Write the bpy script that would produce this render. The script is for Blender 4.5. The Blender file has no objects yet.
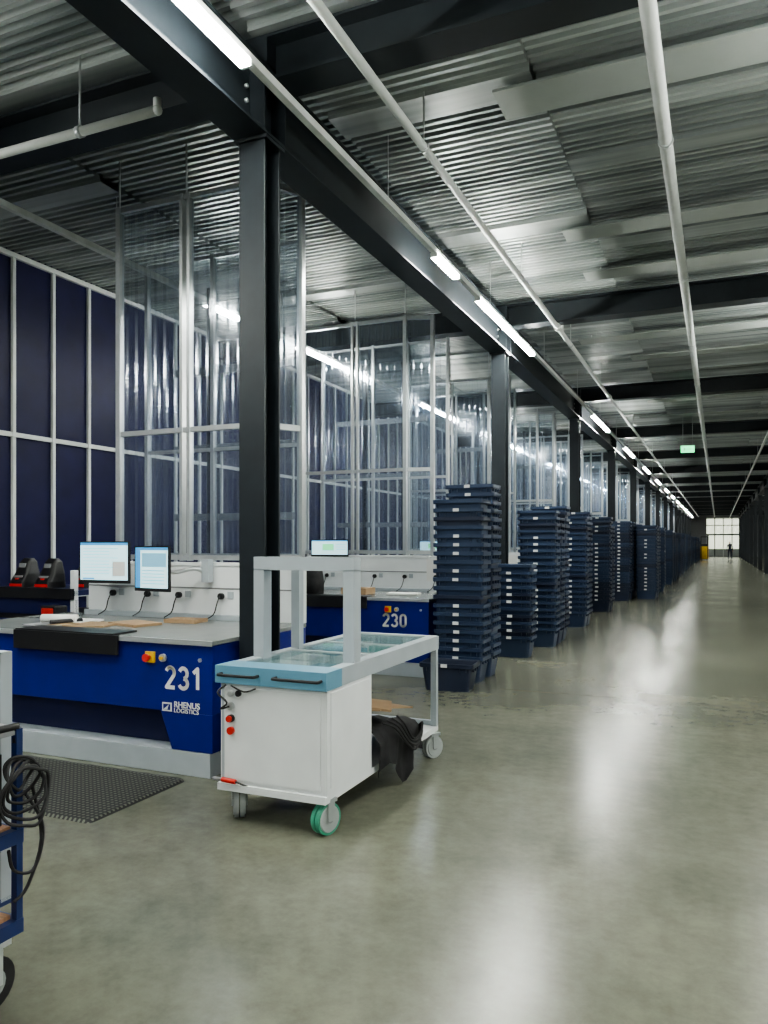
import bpy, math, random
from mathutils import Vector, Matrix, Euler
random.seed(7)
scene = bpy.context.scene
COL = scene.collection

# ------------------------------------------------------------------ materials
def new_mat(name):
    m = bpy.data.materials.new(name); m.use_nodes = True
    nt = m.node_tree
    return m, nt, nt.nodes["Principled BSDF"]

def mat(name, col, rough=0.5, metal=0.0, var=0.12, scale=6.0, bump=0.0, spec=0.5, stretch=(1,1,1)):
    m, nt, b = new_mat(name)
    tc = nt.nodes.new("ShaderNodeTexCoord")
    mp = nt.nodes.new("ShaderNodeMapping"); mp.inputs["Scale"].default_value = stretch
    nz = nt.nodes.new("ShaderNodeTexNoise"); nz.inputs["Scale"].default_value = scale
    nz.inputs["Detail"].default_value = 4
    nt.links.new(tc.outputs["Object"], mp.inputs["Vector"]); nt.links.new(mp.outputs[0], nz.inputs["Vector"])
    cr = nt.nodes.new("ShaderNodeValToRGB")
    cr.color_ramp.elements[0].position = 0.3; cr.color_ramp.elements[1].position = 0.7
    cr.color_ramp.elements[0].color = (*[max(0, c*(1-var)) for c in col], 1)
    cr.color_ramp.elements[1].color = (*[min(1, c*(1+var)) for c in col], 1)
    nt.links.new(nz.outputs["Fac"], cr.inputs["Fac"]); nt.links.new(cr.outputs["Color"], b.inputs["Base Color"])
    b.inputs["Roughness"].default_value = rough; b.inputs["Metallic"].default_value = metal
    b.inputs["Specular IOR Level"].default_value = spec
    if bump > 0:
        bp = nt.nodes.new("ShaderNodeBump"); bp.inputs["Strength"].default_value = bump
        bp.inputs["Distance"].default_value = 0.01
        nt.links.new(nz.outputs["Fac"], bp.inputs["Height"]); nt.links.new(bp.outputs[0], b.inputs["Normal"])
    return m

def emis(name, col, s):
    m, nt, b = new_mat(name)
    b.inputs["Base Color"].default_value = (*col, 1)
    b.inputs["Emission Color"].default_value = (*col, 1); b.inputs["Emission Strength"].default_value = s
    return m

M = {}
M['steel_dark'] = mat('painted_steel_anthracite', (0.016,0.021,0.026), 0.42, 0.0, 0.15, spec=0.4)
M['alu'] = mat('aluminium', (0.60,0.63,0.64), 0.28, 0.6, 0.05, 12)
M['white'] = mat('white_powder_coat', (0.80,0.83,0.84), 0.4, 0, 0.03)
M['offwhite'] = mat('offwhite_pipe', (0.62,0.65,0.64), 0.4, 0, 0.06)
M['greypaint'] = mat('light_grey_paint', (0.40,0.445,0.48), 0.42, 0, 0.05)
M['grey'] = mat('mid_grey', (0.25,0.26,0.27), 0.5, 0, 0.08)
M['joint'] = mat('joint_filler', (0.04,0.04,0.037), 0.8, 0, 0.08)
M['blue'] = mat('desk_blue', (0.006,0.014,0.20), 0.3, 0, 0.06, spec=0.4)
M['blue_d'] = mat('desk_blue_dark', (0.006,0.010,0.07), 0.4, 0, 0.06)
M['navy'] = mat('wall_navy', (0.006,0.0068,0.044), 0.5, 0, 0.2, 3, spec=0.25)
M['teal'] = mat('cart_light_blue', (0.14,0.31,0.43), 0.38, 0, 0.04)
M['black'] = mat('black_plastic', (0.012,0.012,0.014), 0.45, 0, 0.2)
M['rubber'] = mat('black_rubber', (0.02,0.02,0.022), 0.7, 0, 0.2, 20)
M['red'] = mat('red_plastic', (0.6,0.03,0.02), 0.35)
M['yellow'] = mat('yellow_plastic', (0.8,0.5,0.03), 0.4)
M['green'] = mat('green_tread', (0.06,0.30,0.2), 0.5)
M['wheel'] = mat('grey_wheel', (0.36,0.39,0.39), 0.5)
M['card'] = mat('cardboard', (0.36,0.24,0.14), 0.8, 0, 0.1, 10)
M['wood'] = mat('plywood', (0.40,0.22,0.12), 0.6, 0, 0.25, 8, stretch=(1,8,1))
M['paper'] = mat('paper_label', (0.8,0.8,0.78), 0.7, 0, 0.02)
M['top'] = mat('desk_top_laminate', (0.22,0.24,0.24), 0.25, 0, 0.05)
M['cloth'] = mat('black_cloth', (0.018,0.018,0.02), 0.9, 0, 0.3, 14, bump=0.6)
M['trolblue'] = mat('trolley_blue', (0.012,0.03,0.12), 0.4, 0, 0.1)
M['skin'] = mat('skin', (0.55,0.33,0.24), 0.5)
M['hair'] = mat('hair', (0.03,0.02,0.015), 0.7)
M['hivis'] = mat('hivis_yellow', (0.75,0.8,0.05), 0.6)
M['jeans'] = mat('dark_trousers', (0.03,0.035,0.06), 0.8)
M['shirt'] = mat('grey_shirt', (0.25,0.27,0.3), 0.8)
M['tote'] = mat('tote_blue', (0.030,0.050,0.100), 0.34, 0, 0.2, 2.2)
M['tote2'] = mat('tote_blue_dark', (0.019,0.027,0.055), 0.36, 0, 0.2, 2.2)
M['lamp'] = emis('lamp_diffuser', (0.98,1.0,0.92), 185)
M['lampoff'] = mat('lamp_housing', (0.72,0.75,0.73), 0.3)
M['exit'] = emis('exit_sign_green', (0.1,0.9,0.35), 2.5)
M['daylight'] = emis('daylit_glazing', (0.95,1.0,0.80), 1.2)
M['galv2'] = mat('galv_panel_pale', (0.36,0.39,0.375), 0.5, 0.15, 0.10, 1.5)
M['ui_bg'] = emis('screen_pale_cyan', (0.50,0.78,0.84), 1.1)
M['ui_line'] = emis('screen_line', (0.2,0.42,0.55), 0.7)
M['ui_head'] = emis('screen_header_blue', (0.06,0.25,0.5), 0.9)
M['ui_green'] = emis('screen_green', (0.2,0.75,0.35), 1.0)

# galvanised deck
m, nt, b = new_mat('galvanised_deck')
tc = nt.nodes.new("ShaderNodeTexCoord"); mp = nt.nodes.new("ShaderNodeMapping"); mp.inputs["Scale"].default_value = (0.12,2.2,0.1)
nz = nt.nodes.new("ShaderNodeTexNoise"); nz.inputs["Scale"].default_value = 1.6; nz.inputs["Detail"].default_value = 5
cr = nt.nodes.new("ShaderNodeValToRGB")
cr.color_ramp.elements[0].position=0.35; cr.color_ramp.elements[0].color=(0.22,0.25,0.25,1)
cr.color_ramp.elements[1].position=0.66; cr.color_ramp.elements[1].color=(0.60,0.64,0.63,1)
nt.links.new(tc.outputs["Object"], mp.inputs[0]); nt.links.new(mp.outputs[0], nz.inputs["Vector"])
nt.links.new(nz.outputs["Fac"], cr.inputs["Fac"]); nt.links.new(cr.outputs[0], b.inputs["Base Color"])
b.inputs["Metallic"].default_value=0.5; b.inputs["Roughness"].default_value=0.38
M['galv'] = m

# polished concrete
m, nt, b = new_mat('polished_concrete')
tc = nt.nodes.new("ShaderNodeTexCoord")
n1 = nt.nodes.new("ShaderNodeTexNoise"); n1.inputs["Scale"].default_value=0.55; n1.inputs["Detail"].default_value=11; n1.inputs["Roughness"].default_value=0.68
n2 = nt.nodes.new("ShaderNodeTexNoise"); n2.inputs["Scale"].default_value=9; n2.inputs["Detail"].default_value=9; n2.inputs["Roughness"].default_value=0.75
for n in (n1,n2): nt.links.new(tc.outputs["Object"], n.inputs["Vector"])
cr = nt.nodes.new("ShaderNodeValToRGB")
cr.color_ramp.elements[0].position=0.33; cr.color_ramp.elements[0].color=(0.118,0.124,0.098,1)
cr.color_ramp.elements[1].position=0.68; cr.color_ramp.elements[1].color=(0.215,0.218,0.172,1)
nt.links.new(n1.outputs["Fac"], cr.inputs["Fac"])
cr2 = nt.nodes.new("ShaderNodeValToRGB")
cr2.color_ramp.elements[0].position=0.35; cr2.color_ramp.elements[0].color=(0.72,0.72,0.72,1)
cr2.color_ramp.elements[1].position=0.62; cr2.color_ramp.elements[1].color=(1.0,1.0,0.98,1)
nt.links.new(n2.outputs["Fac"], cr2.inputs["Fac"])
mx = nt.nodes.new("ShaderNodeMix"); mx.data_type='RGBA'; mx.blend_type='MULTIPLY'; mx.inputs[0].default_value=0.8
nt.links.new(cr.outputs[0], mx.inputs[6]); nt.links.new(cr2.outputs[0], mx.inputs[7])
nt.links.new(mx.outputs[2], b.inputs["Base Color"])
n4 = nt.nodes.new("ShaderNodeTexNoise"); n4.inputs["Scale"].default_value=0.7; n4.inputs["Detail"].default_value=3
nt.links.new(tc.outputs["Object"], n4.inputs["Vector"])
mr = nt.nodes.new("ShaderNodeMapRange"); mr.inputs[1].default_value=0.3; mr.inputs[2].default_value=0.7; mr.inputs[3].default_value=0.27; mr.inputs[4].default_value=0.20
nt.links.new(n4.outputs["Fac"], mr.inputs[0]); nt.links.new(mr.outputs[0], b.inputs["Roughness"])
b.inputs["Specular IOR Level"].default_value=0.5
M['floor'] = m

# clear plastic sheet
m, nt, b = new_mat('clear_corrugated_plastic')
out = nt.nodes["Material Output"]
tr = nt.nodes.new("ShaderNodeBsdfTransparent"); tr.inputs[0].default_value=(0.84,0.88,0.93,1)
gl = nt.nodes.new("ShaderNodeBsdfGlossy"); gl.inputs["Roughness"].default_value=0.12; gl.inputs["Color"].default_value=(0.85,0.92,1.0,1)
df = nt.nodes.new("ShaderNodeBsdfDiffuse"); df.inputs[0].default_value=(0.55,0.62,0.72,1)
a = nt.nodes.new("ShaderNodeMixShader"); a.inputs[0].default_value=0.12
nt.links.new(gl.outputs[0], a.inputs[1]); nt.links.new(df.outputs[0], a.inputs[2])
mm = nt.nodes.new("ShaderNodeMixShader"); mm.inputs[0].default_value=0.17
nt.links.new(tr.outputs[0], mm.inputs[1]); nt.links.new(a.outputs[0], mm.inputs[2])
nt.links.new(mm.outputs[0], out.inputs["Surface"])
M['clear'] = m

# glass over the cart top
m, nt, b = new_mat('cart_glass')
b.inputs["Base Color"].default_value=(0.16,0.30,0.32,1); b.inputs["Roughness"].default_value=0.06
b.inputs["Alpha"].default_value=0.4
M['glass'] = m

# perforated mat
m, nt, b = new_mat('perforated_rubber')
tc = nt.nodes.new("ShaderNodeTexCoord"); vo = nt.nodes.new("ShaderNodeTexVoronoi"); vo.voronoi_dimensions='2D'; vo.inputs["Scale"].default_value=30
vo.inputs["Randomness"].default_value=0.0
nt.links.new(tc.outputs["Object"], vo.inputs["Vector"])
cr = nt.nodes.new("ShaderNodeValToRGB"); cr.color_ramp.elements[0].position=0.24; cr.color_ramp.elements[0].color=(0.12,0.125,0.105,1)
cr.color_ramp.elements[1].position=0.31; cr.color_ramp.elements[1].color=(0.018,0.019,0.02,1)
nt.links.new(vo.outputs["Distance"], cr.inputs[0]); nt.links.new(cr.outputs[0], b.inputs["Base Color"])
b.inputs["Roughness"].default_value=0.7
M['mat'] = m

# ------------------------------------------------------------------ builder
class B:
    def __init__(s): s.v=[]; s.f=[]; s.m=[]; s.sm=[]; s.mats=[]
    def mi(s, k):
        if k not in s.mats: s.mats.append(k)
        return s.mats.index(k)
    def add(s, vs, fs, k, smooth=False):
        o=len(s.v); s.v+= [tuple(x) for x in vs]; i=s.mi(k)
        for f in fs: s.f.append([o+j for j in f]); s.m.append(i); s.sm.append(smooth)
    def box(s, c, sz, k, rot=None):
        R = rot if rot is not None else Matrix.Identity(3)
        c=Vector(c); vs=[]
        for x in (-.5,.5):
            for y in (-.5,.5):
                for z in (-.5,.5): vs.append(c+R@Vector((x*sz[0],y*sz[1],z*sz[2])))
        s.add(vs, [(0,1,3,2),(4,6,7,5),(0,4,5,1),(2,3,7,6),(0,2,6,4),(1,5,7,3)], k)
    def bb(s, x0,x1,y0,y1,z0,z1,k): s.box(((x0+x1)/2,(y0+y1)/2,(z0+z1)/2),(abs(x1-x0),abs(y1-y0),abs(z1-z0)),k)
    def cyl(s, p0,p1,r,k,n=16,r1=None,caps=True):
        p0=Vector(p0);p1=Vector(p1);d=(p1-p0).normalized()
        u=d.orthogonal().normalized(); w=d.cross(u); r1=r if r1 is None else r1
        vs=[]
        for p,rr in ((p0,r),(p1,r1)):
            for i in range(n):
                a=2*math.pi*i/n; vs.append(p+u*math.cos(a)*rr+w*math.sin(a)*rr)
        s.add(vs,[(i,(i+1)%n,n+(i+1)%n,n+i) for i in range(n)],k,True)
        if caps:
            o=len(s.v)-2*n; i=s.mi(k)
            s.f.append([o+j for j in reversed(range(n))]); s.m.append(i); s.sm.append(False)
            s.f.append([o+n+j for j in range(n)]); s.m.append(i); s.sm.append(False)
    def tube(s, pts, r, k, n=8):
        pts=[Vector(p) for p in pts]
        P=[]
        for i in range(len(pts)-1):
            a=pts[max(0,i-1)];b_=pts[i];c=pts[i+1];d=pts[min(len(pts)-1,i+2)]
            for t in (0,.25,.5,.75):
                P.append(0.5*((2*b_)+(c-a)*t+(2*a-5*b_+4*c-d)*t*t+(3*b_-a-3*c+d)*t**3))
        P.append(pts[-1]); vs=[]; up=None
        for i,p in enumerate(P):
            d=(P[min(i+1,len(P)-1)]-P[max(0,i-1)]).normalized()
            if up is None: up=d.orthogonal().normalized()
            up=(up-d*up.dot(d)); up = up.normalized() if up.length>1e-5 else d.orthogonal().normalized()
            w=d.cross(up)
            for j in range(n):
                a=2*math.pi*j/n; vs.append(p+up*math.cos(a)*r+w*math.sin(a)*r)
        fs=[(i*n+j,i*n+(j+1)%n,(i+1)*n+(j+1)%n,(i+1)*n+j) for i in range(len(P)-1) for j in range(n)]
        s.add(vs,fs,k,True)
    def loft(s, loops, k, cap0=True, cap1=True, smooth=False, close=True):
        n=len(loops[0]); vs=[p for l in loops for p in l]
        fs=[(i*n+j,i*n+(j+1)%n,(i+1)*n+(j+1)%n,(i+1)*n+j) for i in range(len(loops)-1) for j in range(n)]
        if cap0: fs.append(tuple(reversed(range(n))))
        if cap1: fs.append(tuple((len(loops)-1)*n+j for j in range(n)))
        s.add(vs,fs,k,smooth)
    def sphere(s, c, r, k, sc=(1,1,1), n=12):
        c=Vector(c); loops=[]
        for i in range(1,n//2):
            th=math.pi*i/(n//2)
            loops.append([c+Vector((math.sin(th)*math.cos(2*math.pi*j/n)*r*sc[0],math.sin(th)*math.sin(2*math.pi*j/n)*r*sc[1],-math.cos(th)*r*sc[2])) for j in range(n)])
        s.loft(loops,k,smooth=True)
    def mesh(s, name, origin=(0,0,0)):
        me=bpy.data.meshes.new(name); o=Vector(origin)
        me.from_pydata([Vector(v)-o for v in s.v],[],s.f)
        for k in s.mats: me.materials.append(M[k])
        me.polygons.foreach_set("material_index", s.m); me.polygons.foreach_set("use_smooth", s.sm)
        me.update(); return me
    def done(s, name, origin=(0,0,0), bevel=0.0, parent=None):
        ob=bpy.data.objects.new(name, s.mesh(name,origin)); COL.objects.link(ob); ob.location=origin
        if bevel:
            md=ob.modifiers.new("bevel","BEVEL"); md.width=bevel; md.segments=2; md.limit_method='ANGLE'; md.angle_limit=math.radians(50)
        if parent: ob.parent=parent; ob.matrix_parent_inverse=parent.matrix_world.inverted()
        return ob

def rrect(w,d,r,z,cx=0,cy=0,seg=3):
    L=[]
    for (sx,sy,a0) in ((1,1,0),(-1,1,90),(-1,-1,180),(1,-1,270)):
        for i in range(seg+1):
            a=math.radians(a0+90*i/seg)
            L.append(Vector((cx+sx*(w/2-r)+r*math.cos(a)*1.0, cy+sy*(d/2-r)+r*math.sin(a), z)))
    return L

def text(name, s, loc, size, matk, rot=(math.pi/2,0,0), parent=None, bold=0.0, align='CENTER'):
    cu=bpy.data.curves.new(name,'FONT'); cu.body=s; cu.size=size; cu.extrude=0.0015; cu.offset=bold; cu.align_x=align
    tmp=bpy.data.objects.new(name+"_c",cu); COL.objects.link(tmp)
    bpy.context.view_layer.update()
    dg=bpy.context.evaluated_depsgraph_get()
    me=bpy.data.meshes.new_from_object(tmp.evaluated_get(dg)); me.materials.clear(); me.materials.append(M[matk])
    bpy.data.objects.remove(tmp)
    ob=bpy.data.objects.new(name,me); COL.objects.link(ob); ob.location=loc; ob.rotation_euler=rot
    if parent: ob.parent=parent; ob.matrix_parent_inverse=Matrix.Translation(parent.location).inverted()
    return ob

def arc(cx,cz,r,a0,a1,n=8,rz=None):
    rz=r if rz is None else rz
    return [(cx+r*math.cos(math.radians(a0+(a1-a0)*i/n)),cz+rz*math.sin(math.radians(a0+(a1-a0)*i/n))) for i in range(n+1)]
DIG={
 '0':[arc(.30,.72,.20,0,180,8)+arc(.30,.28,.20,180,360,8)+[(.50,.72)]],
 '1':[[(.12,.74),(.34,.93),(.34,.07)]],
 '2':[arc(.30,.70,.21,165,-30,9,.22)+[(.10,.08),(.53,.08)]],
 '3':[arc(.29,.70,.20,160,-80,8,.22),arc(.29,.28,.22,85,-160,9,.21)],
 '4':[[(.40,.06),(.40,.93),(.07,.30),(.55,.30)]],
 '5':[[(.50,.92),(.14,.92),(.12,.52)]+arc(.29,.33,.22,110,-160,9,.25)],
 '6':[arc(.30,.28,.20,0,360,12,.21),[(.10,.30),(.12,.60),(.40,.93)]],
 '7':[[(.07,.92),(.52,.92),(.22,.06)]],
 '8':[arc(.30,.71,.18,0,360,12,.21),arc(.30,.28,.21,0,360,12,.22)],
 '9':[arc(.30,.71,.20,0,360,12,.21),[(.50,.70),(.48,.40),(.20,.07)]]}
def digits(b,s,x,y,z,h,k):
    t=h*.082; X=x
    for ch in s:
        for pl in DIG[ch]:
            P=[Vector((X+px*h,y,z+pz*h)) for px,pz in pl]
            for i in range(len(P)-1):
                d=P[i+1]-P[i]; 
                if d.length<1e-6: continue
                n=Vector((-d.z,0,d.x)).normalized()*t
                b.add([P[i]-n,P[i+1]-n,P[i+1]+n,P[i]+n],[(0,1,2,3)],k)
            for p in P[1:-1]:
                b.add([p+Vector((math.cos(a*math.pi/5)*t,-.0002,math.sin(a*math.pi/5)*t)) for a in range(10)],[tuple(range(10))],k)
        X+=h*(.68 if ch!='1' else .54)

# ------------------------------------------------------------------ room
XL,XR,Y0,Y1=-8.0,8.0,-8.0,100.0
CZ=5.2
b=B(); b.bb(XL-0.2,XR+0.2,Y0-0.2,Y1+0.2,-0.2,0,'floor')
b.done('floor')
b=B()
for y in (1.65-6.6, 8.25, 8.25+13.2, 8.25+26.4, 8.25+39.6, 8.25+52.8):
    b.bb(-2.2,XR,y-0.010,y+0.010,-0.001,0.0015,'joint')
b.done('trim_floor_joints')

b=B()
b.bb(XL-0.2,XR+0.2,Y0-0.2,Y1+0.2,CZ+0.16,CZ+0.36,'galv2')
def deck(x0,x1,dz,seed):
    rnd=random.Random(seed); y=Y0; pts=[]
    zb=CZ+dz
    while y<Y1:
        n=rnd.choice((6,8,10,12))
        for i in range(n):
            pts+= [(y,zb),(y+.034,zb),(y+.038,zb+.07),(y+.09,zb+.07),(y+.096,zb)]
            y+=.1
        if rnd.random()<.6:
            w=rnd.choice((.2,.26,.34)); pts+=[(y,zb),(y,zb-.03),(y+w,zb-.03),(y+w,zb)]
            y+=w+.01
    vs=[];fs=[]
    for i,(yy,zz) in enumerate(pts):
        vs+=[(x0,yy,zz),(x1,yy,zz)]
        if i: fs.append((2*i-2,2*i-1,2*i+1,2*i))
    b.add(vs,fs,'galv')
deck(XL,-5.6,0.0,1); deck(-5.6,-3.0,0.03,2); deck(-3.0,-1.3,-0.02,3); deck(-1.3,1.0,0.02,4); deck(1.0,4.2,-0.01,5); deck(4.2,XR,0.02,6)
for (y,w,x0,x1) in ((6.0,.42,-1.6,3.0),(8.85,.35,-1.6,1.2),(10.3,.35,-1.6,3.0),(2.9,.4,-4.6,-3.2),(13.6,.35,-2.2,1.0),(15.2,.35,-1.5,3),(20.0,.4,-1.6,2),(22.4,.4,-2,3),(27,.4,-1.6,2),(34,.4,-1.6,3)):
    b.bb(x0,x1,y-w/2,y+w/2,CZ-.12,CZ-.10,'galv2')
    for xx in (x0+.2,x1-.2): b.cyl((xx,y,CZ-.1),(xx,y,CZ+.18),.01,'alu',8)
b.done('ceiling')

b=B(); b.bb(XL-0.15,XL,Y0,Y1,0,CZ+.16,'navy')
y=6.9-.62*24
while y<Y1:
    b.bb(XL,XL+0.04,y-.022,y+.022,0,CZ-.02,'offwhite'); y+=.62
for z in (0.9,2.94): b.bb(XL,XL+0.03,Y0,Y1,z-.028,z+.028,'offwhite')
b.bb(XL,XL+0.05,Y0,Y1,CZ-.08,CZ-.02,'offwhite')
b.done('wall_left')
b=B(); b.bb(XR,XR+.15,Y0,Y1,0,CZ+.16,'grey'); b.done('wall_right')
b=B(); b.bb(XL,XR,Y0-.15,Y0,0,CZ+.16,'grey'); b.done('wall_front')
DX0,DX1=-1.3,3.4
b=B()
b.bb(XL,DX0,Y1,Y1+.15,0,CZ+.16,'grey'); b.bb(DX1,XR,Y1,Y1+.15,0,CZ+.16,'grey'); b.bb(DX0,DX1,Y1,Y1+.15,4.6,CZ+.16,'grey')
b.done('wall_back')
b=B(); b.bb(DX0,DX1,Y1+.05,Y1+.1,2.7,4.6,'daylight'); b.bb(DX0,DX1,Y1+.05,Y1+.1,0,2.7,'galv2')
b.bb(DX0+.3,DX0+3.6,Y1+.03,Y1+.06,.9,2.5,'daylight')
for i in range(6): x=DX0+i*.94; b.bb(x-.05,x+.05,Y1+.0,Y1+.05,0,4.6,'steel_dark' if i%2 else 'offwhite')
for z in (0.05,2.6,3.7,4.54): b.bb(DX0,DX1,Y1+.0,Y1+.05,z-.05,z+.05,'grey')
b.done('door_1')

# columns
COLY=[4.69+6.6*i for i in range(-1,15)]
def hsec(b,cx,cy,z0,z1,w,h,t,k):
    b.bb(cx-w/2,cx+w/2,cy-h/2,cy-h/2+t,z0,z1,k); b.bb(cx-w/2,cx+w/2,cy+h/2-t,cy+h/2,z0,z1,k)
    b.bb(cx-t/2,cx+t/2,cy-h/2+t,cy+h/2-t,z0,z1,k)
for X in (-3.0,2.3):
    for y in COLY:
        b=B(); hsec(b,X,y,0.02,4.44,.21,.21,.018,'steel_dark')
        b.bb(X-.13,X+.17,y-.17,y+.17,0,.02,'steel_dark')
        for dx in (-.11,.14):
            for dy in (-.14,.14): b.cyl((X+dx,y+dy,.02),(X+dx,y+dy,.05),.014,'alu',6)
        b.bb(X-.13,X+.13,y-.13,y+.13,4.415,4.44,'steel_dark')
        b.done('support_column',(X,y,0),bevel=.003)
def ibeamY(b,X,z0,z1,w,t,k):
    b.bb(X-w/2,X+w/2,Y0,Y1,z0,z0+t,k); b.bb(X-w/2,X+w/2,Y0,Y1,z1-t,z1,k); b.bb(X-t/2,X+t/2,Y0,Y1,z0+t,z1-t,k)
for X in (-3.0,2.3):
    b=B(); ibeamY(b,X,4.44,4.92,.27,.022,'steel_dark')
    for y in COLY:
        for dy in (-.14,.14):
            for sx in (-1,1): b.bb(X+sx*.011,X+sx*.13,y+dy-.008,y+dy+.008,4.462,4.898,'steel_dark')
        for dz in (4.55,4.65,4.75):
            for dy in (-.2,.2): b.cyl((X+.011,y+dy,dz),(X+.03,y+dy,dz),.016,'alu',6)
    b.done('longitudinal_beam')
for y in COLY:
    b=B(); w=.26
    for (xa,xb) in ((XL,-3.14),(-2.86,2.16),(2.44,XR)):
        b.bb(xa,xb,y-w/2,y+w/2,4.80,4.82,'steel_dark'); b.bb(xa,xb,y-w/2,y+w/2,5.1,5.12,'steel_dark'); b.bb(xa,xb,y-.012,y+.012,4.82,5.1,'steel_dark')
    b.bb(-3.14,-2.86,y-w/2,y+w/2,4.93,5.12,'steel_dark'); b.bb(2.16,2.44,y-w/2,y+w/2,4.93,5.12,'steel_dark')
    b.done('cross_beam',(0,y,0))

# light strips
def strip(X,Z,segs,name):
    b=B(); b.bb(X-.026,X+.026,Y0+.1,Y1-.1,Z,Z+.055,'lampoff')
    y=Y0+1
    while y<Y1: b.cyl((X,y,Z+.055),(X,y,CZ-.03),.006,'alu',6); y+=3.3
    for (a,c) in segs:
        b.bb(X-.036,X+.036,a,c,Z-.04,Z-.0,'lamp')
        b.bb(X-.038,X+.038,a-.02,a,Z-.041,Z,'lampoff'); b.bb(X-.038,X+.038,c,c+.02,Z-.041,Z,'lampoff')
    b.done(name)
segs=[(-6.2,-3.3),(1.2,3.98),(7.4,8.1),(8.95,11.9)]+[(18.1+6.6*i,20.9+6.6*i) for i in range(12)]
strip(-2.65,4.55,segs,'linear_light_strip')
segs2=[(-5,-2.5),(1.0,3.5),(7.7,8.4),(9.9,11.3)]+[(15+6.6*i,17.5+6.6*i) for i in range(12)]
strip(-5.7,4.52,segs2,'linear_light_strip')
segs3=[(-5,-2),(3,6),(11,14)]  # lit lengths out of view, added to brighten the aisle; the housing is real
strip(1.25,4.55,segs3,'linear_light_strip')
strip(5.2,4.55,[(-2,1),(7,10),(17,20),(27,30),(37,40),(50,53),(65,68),(80,83)],'linear_light_strip')  # extra unseen row off to the right, added as fill light

# pipes
b=B()
b.cyl((-2.13,Y0+.05,4.72),(-2.13,17.0,4.72),.034,'offwhite')
b.cyl((-2.13,17,4.72),(-2.13,Y1-1,4.72),.03,'offwhite')
for y in (11.2,17): b.cyl((-2.13,y-.06,4.72),(-2.13,y+.06,4.72),.05,'offwhite')
b.cyl((-2.13,11.6,4.72),(-2.13,11.6,5.15),.02,'offwhite')
y=Y0+.5
while y<Y1: b.cyl((-2.13,y,4.75),(-2.13,y,CZ-.04),.007,'alu',6); b.cyl((-2.13,y-.015,4.72),(-2.13,y+.015,4.72),.041,'alu'); y+=3.3
b.done('sprinkler_pipe')
b=B()
b.cyl((-.37,Y0+.05,4.7),(-.37,Y1-1,4.7),.05,'offwhite')
y=Y0+1.1
while y<Y1: b.cyl((-.37,y,4.75),(-.37,y,CZ-.02),.007,'alu',6); b.cyl((-.37,y-.02,4.7),(-.37,y+.02,4.7),.058,'alu'); y+=3.3
b.done('sprinkler_pipe')
b=B()
b.cyl((-7.9,4.3,4.62),(-3.6,4.3,4.62),.034,'offwhite'); b.sphere((-3.59,4.3,4.62),.036,'offwhite')
b.cyl((-3.59,4.3,4.62),(-3.59,4.3,4.70),.028,'offwhite')
for x in (-4.3,-6.5): b.cyl((x,4.3,4.6),(x,4.3,CZ-.02),.008,'alu',6); b.cyl((x-.02,4.3,4.62),(x+.02,4.3,4.62),.042,'alu')
b.done('sprinkler_pipe')

# exit sign
b=B(); b.bb(-.95,-.6,23,23.06,4.12,4.30,'exit'); b.bb(-.97,-.58,23.0,23.08,4.30,4.32,'white')
b.bb(-.88,-.84,22.995,23,4.17,4.25,'white'); b.bb(-.8,-.68,22.995,23,4.20,4.22,'white')
for x in (-.9,-.65): b.cyl((x,23.03,4.32),(x,23.03,CZ),.006,'alu',6)
b.done('exit_sign')

# ------------------------------------------------------------------ workstations
def monitor(b,c,yaw,w,h,kind):
    R=Matrix.Rotation(yaw,3,'Z'); c=Vector(c)
    b.box(c,(w,.025,h),'black',R)
    b.box(c+R@Vector((0,.025,0)),(w*.6,.03,h*.6),'black',R)
    W=w-.024; H=h-.04
    def q(x0,x1,z0,z1,k,lay=1):
        b.box(c+R@Vector(((x0+x1)/2*W-W/2,-.0128-.0008*lay,(z0+z1)/2*H-H/2+.008)),((x1-x0)*W,.001,(z1-z0)*H),k,R)
    q(0,1,0,1,'ui_bg'); q(0,1,.93,1,'ui_head',2)
    if kind==0:
        for i in range(9): q(.05,.62 if i%3 else .8,.84-.085*i,.855-.085*i,'ui_line',2)
        q(.68,.95,.1,.5,'paper',2); q(.05,.3,.02,.06,'ui_head',2)
    elif kind==1:
        q(0,.16,0,.93,'ui_head',2); q(.2,.96,.52,.86,'ui_line',2)
        for i in range(5): q(.2,.9,.42-.08*i,.44-.08*i,'ui_line',2)
    else:
        q(.3,.62,.3,.75,'ui_green',2)
        for i in range(4): q(.68,.95,.7-.12*i,.73-.12*i,'ui_line',2)
    return c+R@Vector((0,.04,0))
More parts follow.
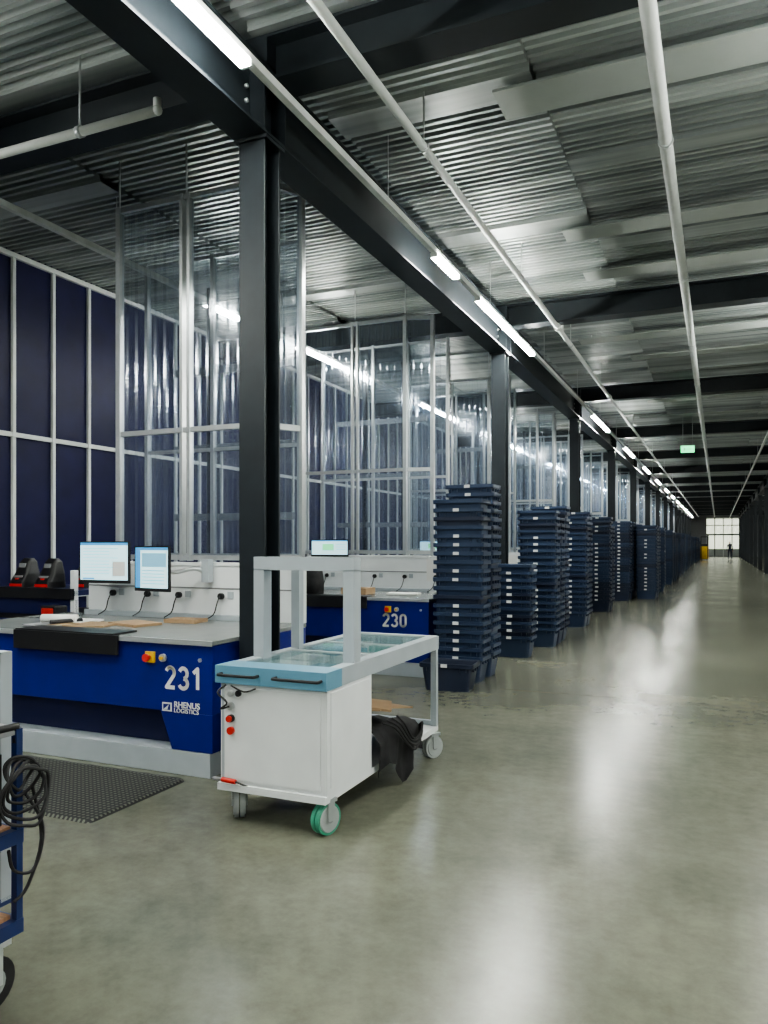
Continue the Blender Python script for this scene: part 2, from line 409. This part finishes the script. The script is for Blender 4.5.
def workstation(y,num,detail):
    e=bpy.data.objects.new('packing_workstation',None); COL.objects.link(e); e.location=(-4.4,y,0)
    e.empty_display_size=.2
    bpy.context.view_layer.update()
    xr=-3.14; xl=-5.75; yb=y+1.28
    b=B()
    b.bb(xl,xr-.02,y+.0,yb,0,.165,'greypaint')
    b.bb(xl,xr-.03,y+.16,yb,.165,.43,'blue_d')
    b.bb(xl,xr,y+.0,yb,.43,.90,'blue')
    pts=[(xr,.43),(xr-.44,.43),(xr-.34,.17),(xr,.17)]
    vs=[(p[0],y,p[1]) for p in pts]+[(p[0],y+.9,p[1]) for p in pts]
    b.add(vs,[(0,1,2,3),(7,6,5,4),(0,4,5,1),(1,5,6,2),(2,6,7,3),(3,7,4,0)],'blue')
    b.done('body',bevel=.004,parent=e)
    b=B()
    b.bb(xl,xr+.01,y-.02,yb,.905,.935,'top'); b.bb(xl,xr+.012,y-.024,y-.016,.9,.937,'alu')
    b.done('desktop',bevel=.003,parent=e)
    b=B()
    b.bb(xl+.3,xr-.45,yb-.04,yb+.02,.935,1.42,'white')
    b.bb(xl+.3,xr-.45,yb-.10,yb+.02,.935,.98,'greypaint'); b.bb(xl+.3,xr-.45,yb-.05,yb+.03,1.40,1.43,'white')
    b.bb(xr-.45,xr,yb-.04,yb+.02,.935,1.42,'white')
    b.bb(xl+.3,xr-.05,yb-.046,yb-.04,1.20,1.212,'grey')
    for x in (xr-2.0,xr-1.6,xr-1.25,xr-.8,xr-.35):
        b.cyl((x,yb-.075,1.14),(x,yb-.04,1.14),.028,'black',12)
        b.tube([(x,yb-.08,1.14),(x+.01,yb-.13,1.08),(x-.03,yb-.12,.99),(x-.08,yb-.16,.945)],.006,'black',6)
        b.bb(x+.06,x+.12,yb-.05,yb-.04,1.12,1.18,'greypaint')
    b.done('riser_panel',bevel=.003,parent=e)
    b=B()
    if num==231:
        p=monitor(b,(-4.98,y+.95,1.43),math.radians(4),.53,.37,0)
        b.tube([p,(p.x,p.y+.12,1.36),(-4.98,yb-.08,1.3)],.018,'alu')
        p=monitor(b,(-4.34,y+.82,1.385),math.radians(-8),.41,.38,1)
        b.tube([p,(p.x+.1,p.y+.1,1.35),(-4.12,yb-.16,1.38),(-4.08,yb-.05,1.30)],.018,'alu')
        b.box((-4.06,yb-.09,1.36),(.07,.07,.2),'greypaint')
    else:
        p=monitor(b,(-4.95,y+.95,1.53),math.radians(10),.54,.24,2)
        b.tube([p,(p.x,p.y+.12,1.4),(-4.9,yb-.08,1.3)],.018,'alu')
    b.done('monitors',bevel=.002,parent=e)
    b=B()
    b.loft([rrect(1.02,.03,.012,z,xr-1.30,y-.032) for z in (.80,.815,.94)],'black')
    b.bb(xr-1.80,xr-.84,y-.03,y+.22,.936,.948,'black')
    b.box((xr-.52,y-.01,.80),(.075,.02,.075),'yellow'); b.cyl((xr-.52,y-.02,.80),(xr-.52,y-.05,.80),.014,'red'); b.cyl((xr-.52,y-.05,.80),(xr-.52,y-.065,.80),.028,'red')
    b.cyl((xr-.41,y,.80),(xr-.41,y-.02,.80),.028,'alu'); b.cyl((xr-.41,y-.02,.80),(xr-.41,y-.04,.80),.012,'yellow')
    b.cyl((xr-.10,y,.80),(xr-.10,y-.01,.80),.014,'alu')
    b.bb(xr-.42,xr-.34,y-.004,y,.43,.49,'paper'); b.bb(xr-.41,xr-.35,y-.006,y-.003,.44,.48,'blue')
    b.add([(xr-.408,y-.008,.442),(xr-.36,y-.008,.478),(xr-.372,y-.008,.442)],[(0,2,1)],'paper')
    digits(b,str(num),xr-.40-(0 if num==231 else .2),y-.004,.585,.165,'paper')
    b.done('controls',parent=e)
    if detail:
        text('logo_text_a','RHENUS',(xr-.32,y-.004,.463),.058,'paper',parent=e,bold=.001,align='LEFT')
        text('logo_text_b','LOGISTICS',(xr-.32,y-.004,.427),.044,'paper',parent=e,align='LEFT')
    b=B()
    if num==231:
        for (x,yy,w,d,h,a,k) in ((-4.7,y+.45,.5,.32,.012,.2,'card'),(-4.35,y+.62,.38,.26,.02,-.3,'card'),(-5.0,y+.6,.4,.3,.015,.1,'paper'),(-4.95,y+.3,.35,.25,.01,-.2,'grey'),(-4.1,y+.95,.3,.2,.03,.1,'card')):
            b.box((x,yy,.936+h/2),(w,d,h),k,Matrix.Rotation(a,3,'Z'))
        b.cyl((-5.15,y+.42,.975),(-4.85,y+.5,.975),.035,'paper'); b.cyl((-4.93,y+.3,.96),(-4.85,y+.55,.96),.02,'black')
    else:
        b.box((-4.3,y+.5,.98),(.35,.3,.08),'card'); b.box((-3.7,y+.6,.95),(.4,.3,.02),'paper',Matrix.Rotation(.2,3,'Z'))
        b.loft([rrect(.36,.26,.06,.936,-4.9,y+.25),rrect(.38,.28,.08,1.1,-4.9,y+.25),rrect(.30,.2,.08,1.28,-4.88,y+.27),rrect(.1,.08,.03,1.34,-4.88,y+.27)],'cloth',smooth=True)
        b.bb(-3.62,-3.4,yb-.055,yb-.045,1.08,1.38,'paper'); b.bb(-3.36,-3.16,yb-.055,yb-.045,1.05,1.34,'paper')
    b.done('papers_and_parcels',parent=e)
    return e
PITCH=4.25; SY=4.32
NST=18
for i in range(NST):
    workstation(SY+PITCH*i,231-i,i<2)

# ------------------------------------------------------------------ clear partitions
def sheet(b,p0,p1,z0,z1,pitch=.11,dep=.022):
    p0=Vector(p0);p1=Vector(p1);L=(p1-p0).length;d=(p1-p0)/L;n=Vector((-d.y,d.x,0))
    t=0;P=[]
    while t<L:
        for (a,o) in ((0,0),(.36,0),(.5,1),(.86,1)):
            tt=min(L,t+a*pitch); P.append(p0+d*tt+n*dep*o)
        t+=pitch
    P.append(p1); vs=[];fs=[]
    for i,p in enumerate(P):
        vs+=[(p.x,p.y,z0),(p.x,p.y,z1)]
        if i: fs.append((2*i-2,2*i,2*i+1,2*i-1))
    b.add(vs,fs,'clear')
def partition_mesh(XA,XB,XC,ret,XR_,bx):
    b=B()
    zt=4.75; z0=1.44
    for (x,y,w) in ((XA,0,.05),(XB-.04,0,.03),(XB+.04,0,.03),(XC,0,.05),(XR_,ret,.05),(-5.05,1.3,.04),(-5.95,1.3,.04),(-4.45,1.3,.04),(bx,1.3,.04)):
        b.bb(x-w/2,x+w/2,y-.03,y+.03,z0 if y<.1 else .0,zt,'alu')
    for x in (-5.4,-4.7): b.bb(x-.03,x+.03,1.7,1.76,0,zt-.2,'steel_dark')
    for z in (1.9,2.7,3.6): b.bb(-5.9,-4.3,1.70,1.76,z-.04,z+.04,'grey')
    for z in (z0+.03,2.62,zt-.03):
        b.bb(XA,XC,-.02,.02,z-.022,z+.022,'alu')
        d=Vector((XR_-XC,ret,0)); 
        b.box(((XR_+XC)/2,ret/2,z),(.04,d.length,.05),'alu',Matrix.Rotation(math.atan2(-d.x,d.y),3,'Z'))
        b.bb(-5.95,bx,1.28,1.32,z-.018,z+.018,'alu')
    sheet(b,(XA+.03,-.0,0),(XB-.06,0,0),z0+.05,zt-.05); sheet(b,(XB+.06,0,0),(XC-.03,0,0),z0+.05,zt-.05)
    sheet(b,(XC+.005,.03,0),(XR_,ret-.02,0),z0+.05,zt-.05)
    sheet(b,(-5.95,1.3,0),(bx,1.3,0),1.0,zt-.05)
    for x in (XA,XB,XC): b.cyl((x,0,zt),(x,0,CZ),.008,'alu',6)
    return b.mesh('clear_partition')
pmA=partition_mesh(-5.17,-4.40,-3.62,.36,-3.42,-3.97); pmB=partition_mesh(-5.58,-4.75,-3.98,.12,-3.62,-3.8)
for i in range(NST):
    ob=bpy.data.objects.new('clear_partition',pmA if i==0 else pmB); COL.objects.link(ob); ob.location=(0,SY+PITCH*i+1.345,0)

# rear counter with scanners left
b=B()
b.bb(-7.9,-6.45,6.35,7.3,1.02,1.08,'blue_d'); b.bb(-7.9,-6.45,6.33,6.37,.98,1.10,'black'); b.bb(-7.9,-6.5,6.45,7.2,.1,.75,'blue')
b.bb(-7.9,-6.45,6.4,7.3,.74,.8,'black'); b.bb(-7.9,-6.45,6.38,6.42,.8,.98,'blue_d')
for x in (-6.48,-7.85): 
    for y in (6.4,7.2): b.bb(x-.03,x+.03,y-.03,y+.03,0,1.3 if x>-7 and y<7 else 1.05,'white')
b.done('rear_counter',(-7.2,6.8,0),bevel=.004)
for (x,y) in ((-7.55,6.7),(-7.15,6.7),(-6.8,6.9)):
    b=B()
    b.loft([rrect(.24,.28,.05,1.08,x,y),rrect(.24,.28,.05,1.15,x,y),rrect(.22,.22,.05,1.24,x,y+.03),rrect(.17,.14,.04,1.38,x,y+.05),rrect(.12,.06,.02,1.42,x,y+.05)],'black')
    b.bb(x-.07,x+.07,y-.11,y-.07,1.13,1.22,'grey'); b.bb(x-.10,x+.10,y-.146,y-.138,1.09,1.125,'red'); b.bb(x-.03,x+.03,y-.125,y-.11,1.15,1.19,'red')
    b.bb(x-.05,x+.05,y-.05,y-.02,1.27,1.36,'grey')
    b.done('label_printer',(x,y,1.08),bevel=.004)
b=B(); b.bb(-6.5,-6.1,5.9,6.2,.0,.82,'grey'); b.bb(-6.42,-6.22,5.88,6.05,.82,.95,'black'); b.bb(-6.4,-6.24,5.87,5.89,.86,.93,'red'); b.done('tape_dispenser_stand',(-6.3,6.05,0),bevel=.01)

# ------------------------------------------------------------------ inspection cart
def caster(b,x,y,r,tread,yaw=0.0):
    R=Matrix.Rotation(yaw,3,'Z'); ax=R@Vector((1,0,0)); f=R@Vector((0,1,0))
    c=Vector((x,y,r))
    for s in (-1,1):
        b.cyl(c+ax*(.004*s),c+ax*(.030*s),r,tread,24); b.cyl(c+ax*(.030*s),c+ax*(.036*s),r*.84,'wheel',24,r*.78)
        b.cyl(c+ax*(.036*s),c+ax*(.04*s),r*.25,'grey',12)
        b.box(c+ax*(.043*s)+Vector((0,0,r*.55))+f*.0,(.006,.05,r*1.3),'wheel',R)
    b.box(c+Vector((0,0,r*1.16)),(.09,.09,.02),'wheel',R); b.cyl(c+Vector((0,0,r*1.1)),c+Vector((0,0,r*1.35)),.02,'alu')
ca=B()
x0,x1,y0,y1=-2.64,-1.94,3.68,5.50; zt=.90; CD=.18
caster(ca,x0+.07,y0+.12,.080,'wheel',.6); caster(ca,x1-.04,y0+.08,.088,'green',-.3); caster(ca,x1-.02,y1-.08,.082,'wheel',-.5); caster(ca,x0+.07,y1-.08,.082,'wheel',.2)
ca.bb(x0,x1,y0,y1,.185,.225,'white')
ca.bb(x0+.01,x1-.0,y0+.02,y0+.60,.225,.80,'white')
ca.bb(x1-.001,x1+.004,y0+.06,y0+.56,.26,.78,'white')
ca.bb(x0+.02,x0+.035,y0+.014,y0+.021,.24,.78,'greypaint'); ca.bb(x0+.04,x1-.04,y0+.012,y0+.02,.25,.775,'white')
ca.bb(x0-.01,x1+.01,y0-.01,y0+CD,.80,zt,'teal')
ca.bb(x1-.07,x1+.005,y0+CD,y1,.80,zt,'greypaint'); ca.bb(x0,x0+.07,y0+CD,y1,.80,zt,'greypaint'); ca.bb(x0+.07,x1-.07,y1-.07,y1,.80,zt,'greypaint')
ca.bb(x0+.07,x1-.07,y0+CD,y1-.07,.80,.815,'grey')
ca.bb(x0+.07,x1-.07,y0+CD+.01,y1-.08,.885,.892,'glass')
for (xx,yy,w,d,k) in ((-2.45,4.12,.24,.2,'paper'),(-2.2,4.1,.12,.2,'teal'),(-2.45,4.4,.2,.24,'paper'),(-2.2,4.6,.18,.25,'paper'),(-2.4,4.85,.25,.2,'teal'),(-2.2,5.1,.2,.15,'green'),(-2.45,5.2,.15,.15,'paper')):
    ca.box((xx,yy,.84),(w,d,.04),k)
ca.bb(x0+.07,x1-.07,y0+.72,y0+.75,.892,.90,'alu'); ca.bb(x0+.07,x1-.07,y0+1.2,y0+1.22,.892,.90,'alu')
for xx in (x0+.025,x1-.02): ca.bb(xx-.022,xx+.022,y1-.05,y1-.006,.225,.80,'greypaint')
ca.bb(x0,x1,y1-.03,y1,.225,.26,'greypaint')
g0,g1=x0+.05,x1-.035; gy=y0+.40
for xx in (g0,g1): ca.bb(xx-.036,xx+.036,gy-.045,gy+.045,zt-.02,1.44,'greypaint')
ca.bb(g0-.036,g1+.036,gy-.045,gy+.045,1.435,1.515,'greypaint')
ca.bb(g0-.03,g0+.03,gy+.40,gy+.46,zt-.02,1.50,'greypaint'); ca.bb(g0-.03,g0+.03,gy+.04,gy+.46,1.45,1.505,'greypaint')
ca.bb(g1-.03,g1+.005,gy+.04,gy+.1,1.46,1.505,'greypaint')
for (a,c) in ((x0+.04,x0+.28),(x1-.30,x1-.02)):
    ca.tube([(a,y0-.012,.855),(a,y0-.05,.855),(a+.03,y0-.06,.855),(c-.03,y0-.06,.855),(c,y0-.05,.855),(c,y0-.012,.855)],.009,'black')
yy=y0+.01
ca.cyl((x0+.09,yy,.67),(x0+.09,yy-.02,.67),.022,'alu'); ca.cyl((x0+.14,yy,.745),(x0+.14,yy-.015,.745),.018,'black')
ca.cyl((x0+.09,yy,.60),(x0+.09,yy-.02,.60),.022,'black'); ca.cyl((x0+.09,yy-.02,.60),(x0+.09,yy-.035,.60),.018,'red')
ca.cyl((x0+.09,yy,.53),(x0+.09,yy-.02,.53),.022,'red'); ca.cyl((x0+.09,yy,.74),(x0+.09,yy-.02,.74),.016,'alu')
ca.tube([(x0+.06,yy-.01,.79),(x0+.03,yy-.05,.75),(x0+.10,yy-.06,.70),(x0+.05,yy-.05,.66),(x0+.09,yy-.02,.67)],.006,'black',6)
ca.tube([(x0+.1,yy-.02,.79),(x0+.2,yy-.04,.765),(x0+.27,yy-.03,.785)],.005,'black',6)
ca.cyl((x0+.04,yy-.02,.25),(x0+.13,yy-.02,.245),.014,'red'); ca.cyl((x0-.02,yy-.02,.25),(x0+.04,yy-.02,.25),.01,'grey')
ca.tube([(x0+.13,yy-.02,.245),(x0+.2,yy+.0,.22),(x0+.3,yy+.02,.18)],.006,'black',6)
cart=ca.done('inspection_cart',(-2.29,4.5,0),bevel=.005)
# black dust cover bunched on the lower deck and hanging over its edge
def cloth():
    b=B(); n=40; vs=[];fs=[]
    def tri(x): return abs(((x/math.pi)%2)-1)*2-1
    def top(u,v): return .235+.24*(1-.45*u)*(.78+.22*math.sin(math.pi*v))+.014*tri(9*u+4*v)+.012*tri(19*v+6*u)
    for i in range(n+1):
        for j in range(n+1):
            u=i/n; v=j/n
            y=4.32+u*.74
            if v<=.55:
                x=-2.46+v*.50/.55
                z=top(u,v/.55*.8)
                if v<.12: z=.235+(z-.235)*v/.12
            else:
                t=(v-.55)/.45
                x=-1.96+.055*min(1,t*4)+.022*tri(15*u+2.5*t)*(.15+t)+.008*tri(37*u)*t
                L=.25-.06*u+.24*max(0,1-abs(u-.55)/.17)+.03*tri(18*u)
                z=top(u,.8)-t*L
            if i in (0,n) and v<.55: z=.235+(z-.235)*.4
            vs.append((x,y,max(.02,z)))
    for i in range(n):
        for j in range(n):
            a=i*(n+1)+j; fs.append((a,a+1,a+n+2,a+n+1))
    b.add(vs,fs,'cloth',True)
    for k in range(4):
        b.tube([(-1.93,4.42+.08*k,.47),(-1.88,4.52+.05*k,.42),(-1.86,4.66+.04*k,.30),(-1.86,4.82+.03*k,.22+.03*k),(-1.88,5.0,.30+.02*k),(-1.98,5.12,.27)],.007,'rubber',6)
    return b.done('dust_cover_cloth',(-2.1,4.65,.23))
cloth()
b=B()
b.box((-2.20,4.55,.535),(.44,.40,.008),'card',Matrix.Rotation(.25,3,'Z')@Matrix.Rotation(-.08,3,'X'))
b.box((-2.10,4.72,.515),(.32,.40,.010),'card',Matrix.Rotation(-.2,3,'Z')@Matrix.Rotation(-.16,3,'X'))
b.box((-2.04,4.55,.555),(.22,.28,.014),'card',Matrix.Rotation(.4,3,'Z')@Matrix.Rotation(.12,3,'Y'))
b.done('cardboard_sheets',(-2.14,4.55,.5))

# ------------------------------------------------------------------ floor mat
b=B(); b.loft([rrect(1.5,.88,.04,0,-4.03,3.79),rrect(1.47,.85,.04,.016,-4.03,3.79)],'mat'); b.done('antifatigue_mat',(-4.03,3.79,0))

# ------------------------------------------------------------------ hand trolley lower left
b=B()
tx0,tx1,ty0,ty1=-2.85,-2.24,1.05,1.98
b.bb(tx0,tx1,ty0,ty1,.235,.285,'trolblue'); b.bb(tx0+.03,tx1-.03,ty0+.03,ty1-.03,.285,.30,'wood')
b.bb(tx0,tx1,ty0,ty1,.55,.60,'trolblue'); b.bb(tx0+.03,tx1-.03,ty0+.03,ty1-.03,.60,.61,'wood')
for x in (tx0+.015,tx1-.015):
    for y in (ty0+.015,ty1-.015): b.bb(x-.013,x+.013,y-.013,y+.013,.285,.95,'trolblue')
    b.tube([(x,ty1-.02,.9),(x,ty1-.02,.95),(x,ty1-.1,.96),(x,ty0+.1,.96),(x,ty0,.95)],.013,'black')
b.bb(tx0+.01,tx1-.01,ty0,ty1,.93,.955,'grey')
b.bb(-2.445,-2.40,2.02,2.07,.285,1.2,'greypaint'); b.bb(-2.9,-2.40,2.02,2.07,1.16,1.2,'greypaint'); b.bb(-2.9,-2.85,2.02,2.07,.285,1.2,'greypaint'); b.bb(-2.9,-2.40,1.97,2.07,.27,.30,'trolblue')
b.bb(-2.75,-2.30,1.25,1.94,.61,.86,'black'); b.bb(-2.7,-2.33,1.245,1.25,.7,.82,'grey'); b.bb(-2.305,-2.295,1.6,1.92,.66,.82,'grey')
for (x,y) in ((tx0+.06,ty0+.1),(tx1-.05,ty0+.1),(tx0+.06,ty1-.1),(tx1-.05,ty1-.1)):
    c=Vector((x,y,.09))
    b.cyl(c-Vector((.02,0,0)),c+Vector((.02,0,0)),.09,'rubber',24); b.cyl(c-Vector((.023,0,0)),c+Vector((.023,0,0)),.05,'wheel',16)
    for s in (-1,1): b.bb(x+s*.03-.003,x+s*.03+.003,y-.03,y+.03,.08,.235,'alu')
    b.bb(x-.05,x+.05,y-.05,y+.05,.215,.236,'alu')
rnd=random.Random(5)
for i in range(6):
    rr=.07+.012*i; cx=-2.225+.008*i; cz=.80-.015*i
    b.tube([(cx+.02*math.sin(a*2+i),1.95+rr*.8*math.cos(a),cz+rr*(.7+.15*rnd.random())*math.sin(a)) for a in [k*math.pi/5 for k in range(11)]],.006,'rubber',6)
b.tube([(-2.23,1.98,.72),(-2.2,2.02,.62),(-2.22,2.04,.52),(-2.21,1.99,.45),(-2.23,1.93,.47),(-2.22,1.9,.55)],.006,'rubber',6)
b.tube([(-2.22,2.0,.74),(-2.21,2.03,.55),(-2.22,1.98,.40),(-2.23,1.93,.36)],.006,'rubber',6)
b.done('hand_trolley',(-2.55,1.5,0),bevel=.003)

# ------------------------------------------------------------------ totes
def tote(b,cx,cy,z,k,rot,label=True,full=True):
    c,s=math.cos(rot),math.sin(rot)
    def T(L): return [Vector((cx+c*p.x-s*p.y,cy+s*p.x+c*p.y,z+p.z)) for p in L]
    b.loft([T(rrect(*a)) for a in ((.48,.29,.04,0),(.535,.34,.04,.19),(.545,.35,.04,.25),(.595,.395,.045,.252),(.605,.405,.045,.262),(.605,.405,.045,.30),(.57,.37,.035,.30),(.55,.35,.035,.285),(.46,.27,.03,.02))],k)
    if label:
        def bx(x0,x1,y0,y1,z0,z1,kk):
            vs=[Vector((x,y,zz)) for x in (x0,x1) for y in (y0,y1) for zz in (z0,z1)]
            b.add(T(vs),[(0,1,3,2),(4,6,7,5),(0,4,5,1),(2,3,7,6),(0,2,6,4),(1,5,7,3)],kk)
        bx(-.05,.02,-.2065,-.199,.262,.298,'paper')
        for sx in (-.22,-.15,.15,.22): bx(sx-.006,sx+.006,-.196,-.17,.215,.252,k)
        for sy in (-.1,0,.1): bx(.27,.296,sy-.006,sy+.006,.215,.252,k)
def stack_mesh(n,seed,k1='tote'):
    rnd=random.Random(seed); b=B(); dx=dy=0
    for i in range(n):
        dx+=rnd.uniform(-.006,.006); dy+=rnd.uniform(-.006,.006); dx*=.9; dy*=.9
        tote(b,dx,dy,i*.1,k1 if rnd.random()<.75 else ('tote2' if k1=='tote' else 'tote'),rnd.uniform(-.025,.025),label=rnd.random()<.85)
    return b.mesh('tote_stack')
VAR=[(20,stack_mesh(20,1)),(19,stack_mesh(19,2)),(18,stack_mesh(18,3,'tote2')),(11,stack_mesh(11,4)),(1,stack_mesh(1,5)),(16,stack_mesh(16,6)),(20,stack_mesh(20,7,'tote2')),(21,stack_mesh(21,8))]
def place(vi,x,y,rz=0):
    n,me=VAR[vi]; ob=bpy.data.objects.new('tote_bin_stack' if n>1 else 'tote_bin',me); COL.objects.link(ob); ob.location=(x,y,0); ob.rotation_euler=(0,0,rz)
place(4,-2.70,8.04,.04)
place(1,-2.75,8.62,.01); place(7,-2.74,9.07,-.02)
place(3,-2.66,10.75,.02)
place(1,-2.56,11.95,0.01); place(2,-2.56,12.40,-.01); place(0,-2.57,12.86)
place(1,-2.57,15.0); place(6,-2.57,15.45); place(5,-3.2,15.2)
place(0,-2.57,18.55); place(2,-2.57,19.0)
rnd=random.Random(11)
y=22.3
while y<84:
    n=rnd.choice((2,3,4,5)); 
    for i in range(n):
        place(rnd.choice((0,1,2,5,6,1)),-2.52+rnd.uniform(-.03,.03),y,rnd.uniform(-.02,.02))
        if rnd.random()<.35: place(rnd.choice((1,2,5)),-1.88,y)
        y+=.47
    y+=rnd.choice((.5,1.0,1.6))

# ------------------------------------------------------------------ people far down the aisle
def person(x,y,yaw,top,stride):
    V=[];E=[];R=[]
    def v(p,r): V.append(Vector(p)); R.append(r); return len(V)-1
    def e(a,c): E.append((a,c))
    pel=v((0,0,.95),(.15,.105)); wa=v((0,0,1.1),(.135,.095)); ch=v((0,0,1.3),(.165,.11)); nk0=v((0,0,1.45),(.10,.075)); nk=v((0,.0,1.53),(.052,.052))
    hd=v((0,-.015,1.61),(.078,.09)); hd2=v((0,-.01,1.68),(.075,.09)); hd3=v((0,0,1.74),(.05,.06))
    for a,c in ((pel,wa),(wa,ch),(ch,nk0),(nk0,nk),(nk,hd),(hd,hd2),(hd2,hd3)): e(a,c)
    ns=v((0,-.115,1.645),(.012,.012)); e(hd,ns)
    for s in (-1,1):
        hp=v((s*.10,0,.88),(.09,.09)); kn=v((s*.11,-s*stride*.5,.48),(.062,.062)); an=v((s*.11,-s*stride+.03,.09),(.04,.042)); ft=v((s*.115,-s*stride-.12,.04),(.042,.03))
        e(pel,hp);e(hp,kn);e(kn,an);e(an,ft)
        sh=v((s*.19,0,1.41),(.06,.06)); el=v((s*.25,s*stride*.3+.03,1.13),(.042,.042)); wr=v((s*.26,s*stride*.6-.04,.89),(.028,.03)); pm_=v((s*.26,s*stride*.6-.06,.82),(.022,.036))
        e(nk0,sh);e(sh,el);e(el,wr);e(wr,pm_)
        for q,(dy,l) in enumerate(((-.028,.07),(-.01,.08),(.01,.075),(.028,.06))):
            f1=v((s*.262,s*stride*.6-.062+dy,.775),(.0085,.0085)); f2=v((s*.25,s*stride*.6-.066+dy,.775-l+.02),(.0075,.0075)); e(pm_,f1); e(f1,f2)
        th=v((s*.24,s*stride*.6-.11,.80),(.009,.009)); e(pm_,th)
    me=bpy.data.meshes.new('p'); me.from_pydata(V,E,[]); ob=bpy.data.objects.new('p',me); COL.objects.link(ob)
    md=ob.modifiers.new('skin','SKIN'); sk=me.skin_vertices[0].data
    for i,r in enumerate(R): sk[i].radius=r
    sk[0].use_root=True
    md=ob.modifiers.new('s','SUBSURF'); md.levels=1
    bpy.context.view_layer.update(); dg=bpy.context.evaluated_depsgraph_get()
    m2=bpy.data.meshes.new_from_object(ob.evaluated_get(dg)); bpy.data.objects.remove(ob)
    m2.materials.clear()
    for k in ('skin',top,'jeans','black','hair'): m2.materials.append(M[k])
    for p in m2.polygons:
        c=p.center; p.use_smooth=True
        if c.z>1.69 or (c.z>1.58 and c.y>.02): i=4
        elif c.z>1.5 or (abs(c.x)>.2 and c.z<.9): i=0
        elif c.z>.93 or (abs(c.x)>.21 and c.z>.88): i=1
        elif c.z>.1: i=2
        else: i=3
        p.material_index=i
    o=bpy.data.objects.new('walking_person',m2); COL.objects.link(o); o.location=(x,y,0); o.rotation_euler=(0,0,yaw)
person(1.05,82,.1,'jeans',.12)
# yellow pallet truck parked at the far end
b=B()
tx,ty=-1.15,76
b.bb(tx-.35,tx+.35,ty+.5,ty+1.1,.12,1.3,'yellow'); b.bb(tx-.3,tx+.3,ty+.55,ty+1.0,1.3,1.5,'black')
for s in (-1,1):
    b.bb(tx+s*.28-.03,tx+s*.28+.03,ty+.4,ty+.5,.1,2.2,'black'); b.bb(tx+s*.22-.06,tx+s*.22+.06,ty-.6,ty+.5,.08,.13,'black'); b.cyl((tx+s*.25-.04,ty+.9,.1),(tx+s*.25+.04,ty+.9,.1),.1,'rubber')
b.bb(tx-.31,tx+.31,ty+.4,ty+.5,2.12,2.2,'black')
b.done('pallet_stacker_truck',(tx,ty,0),bevel=.01)

# ------------------------------------------------------------------ world + camera
w=bpy.data.worlds.new('world'); scene.world=w; w.use_nodes=True
w.node_tree.nodes['Background'].inputs[0].default_value=(0.5,0.6,0.65,1); w.node_tree.nodes['Background'].inputs[1].default_value=0.2
try: scene.view_settings.look='AgX - Medium High Contrast'
except Exception: pass
cam=bpy.data.cameras.new('camera'); co=bpy.data.objects.new('camera',cam); COL.objects.link(co)
cam.sensor_fit='HORIZONTAL'; cam.sensor_width=36; cam.lens=36*770/768; cam.shift_y=31/768; cam.clip_end=300
co.location=(0,0,1.6); co.rotation_euler=(math.pi/2,0,math.atan(334/770))
scene.camera=co
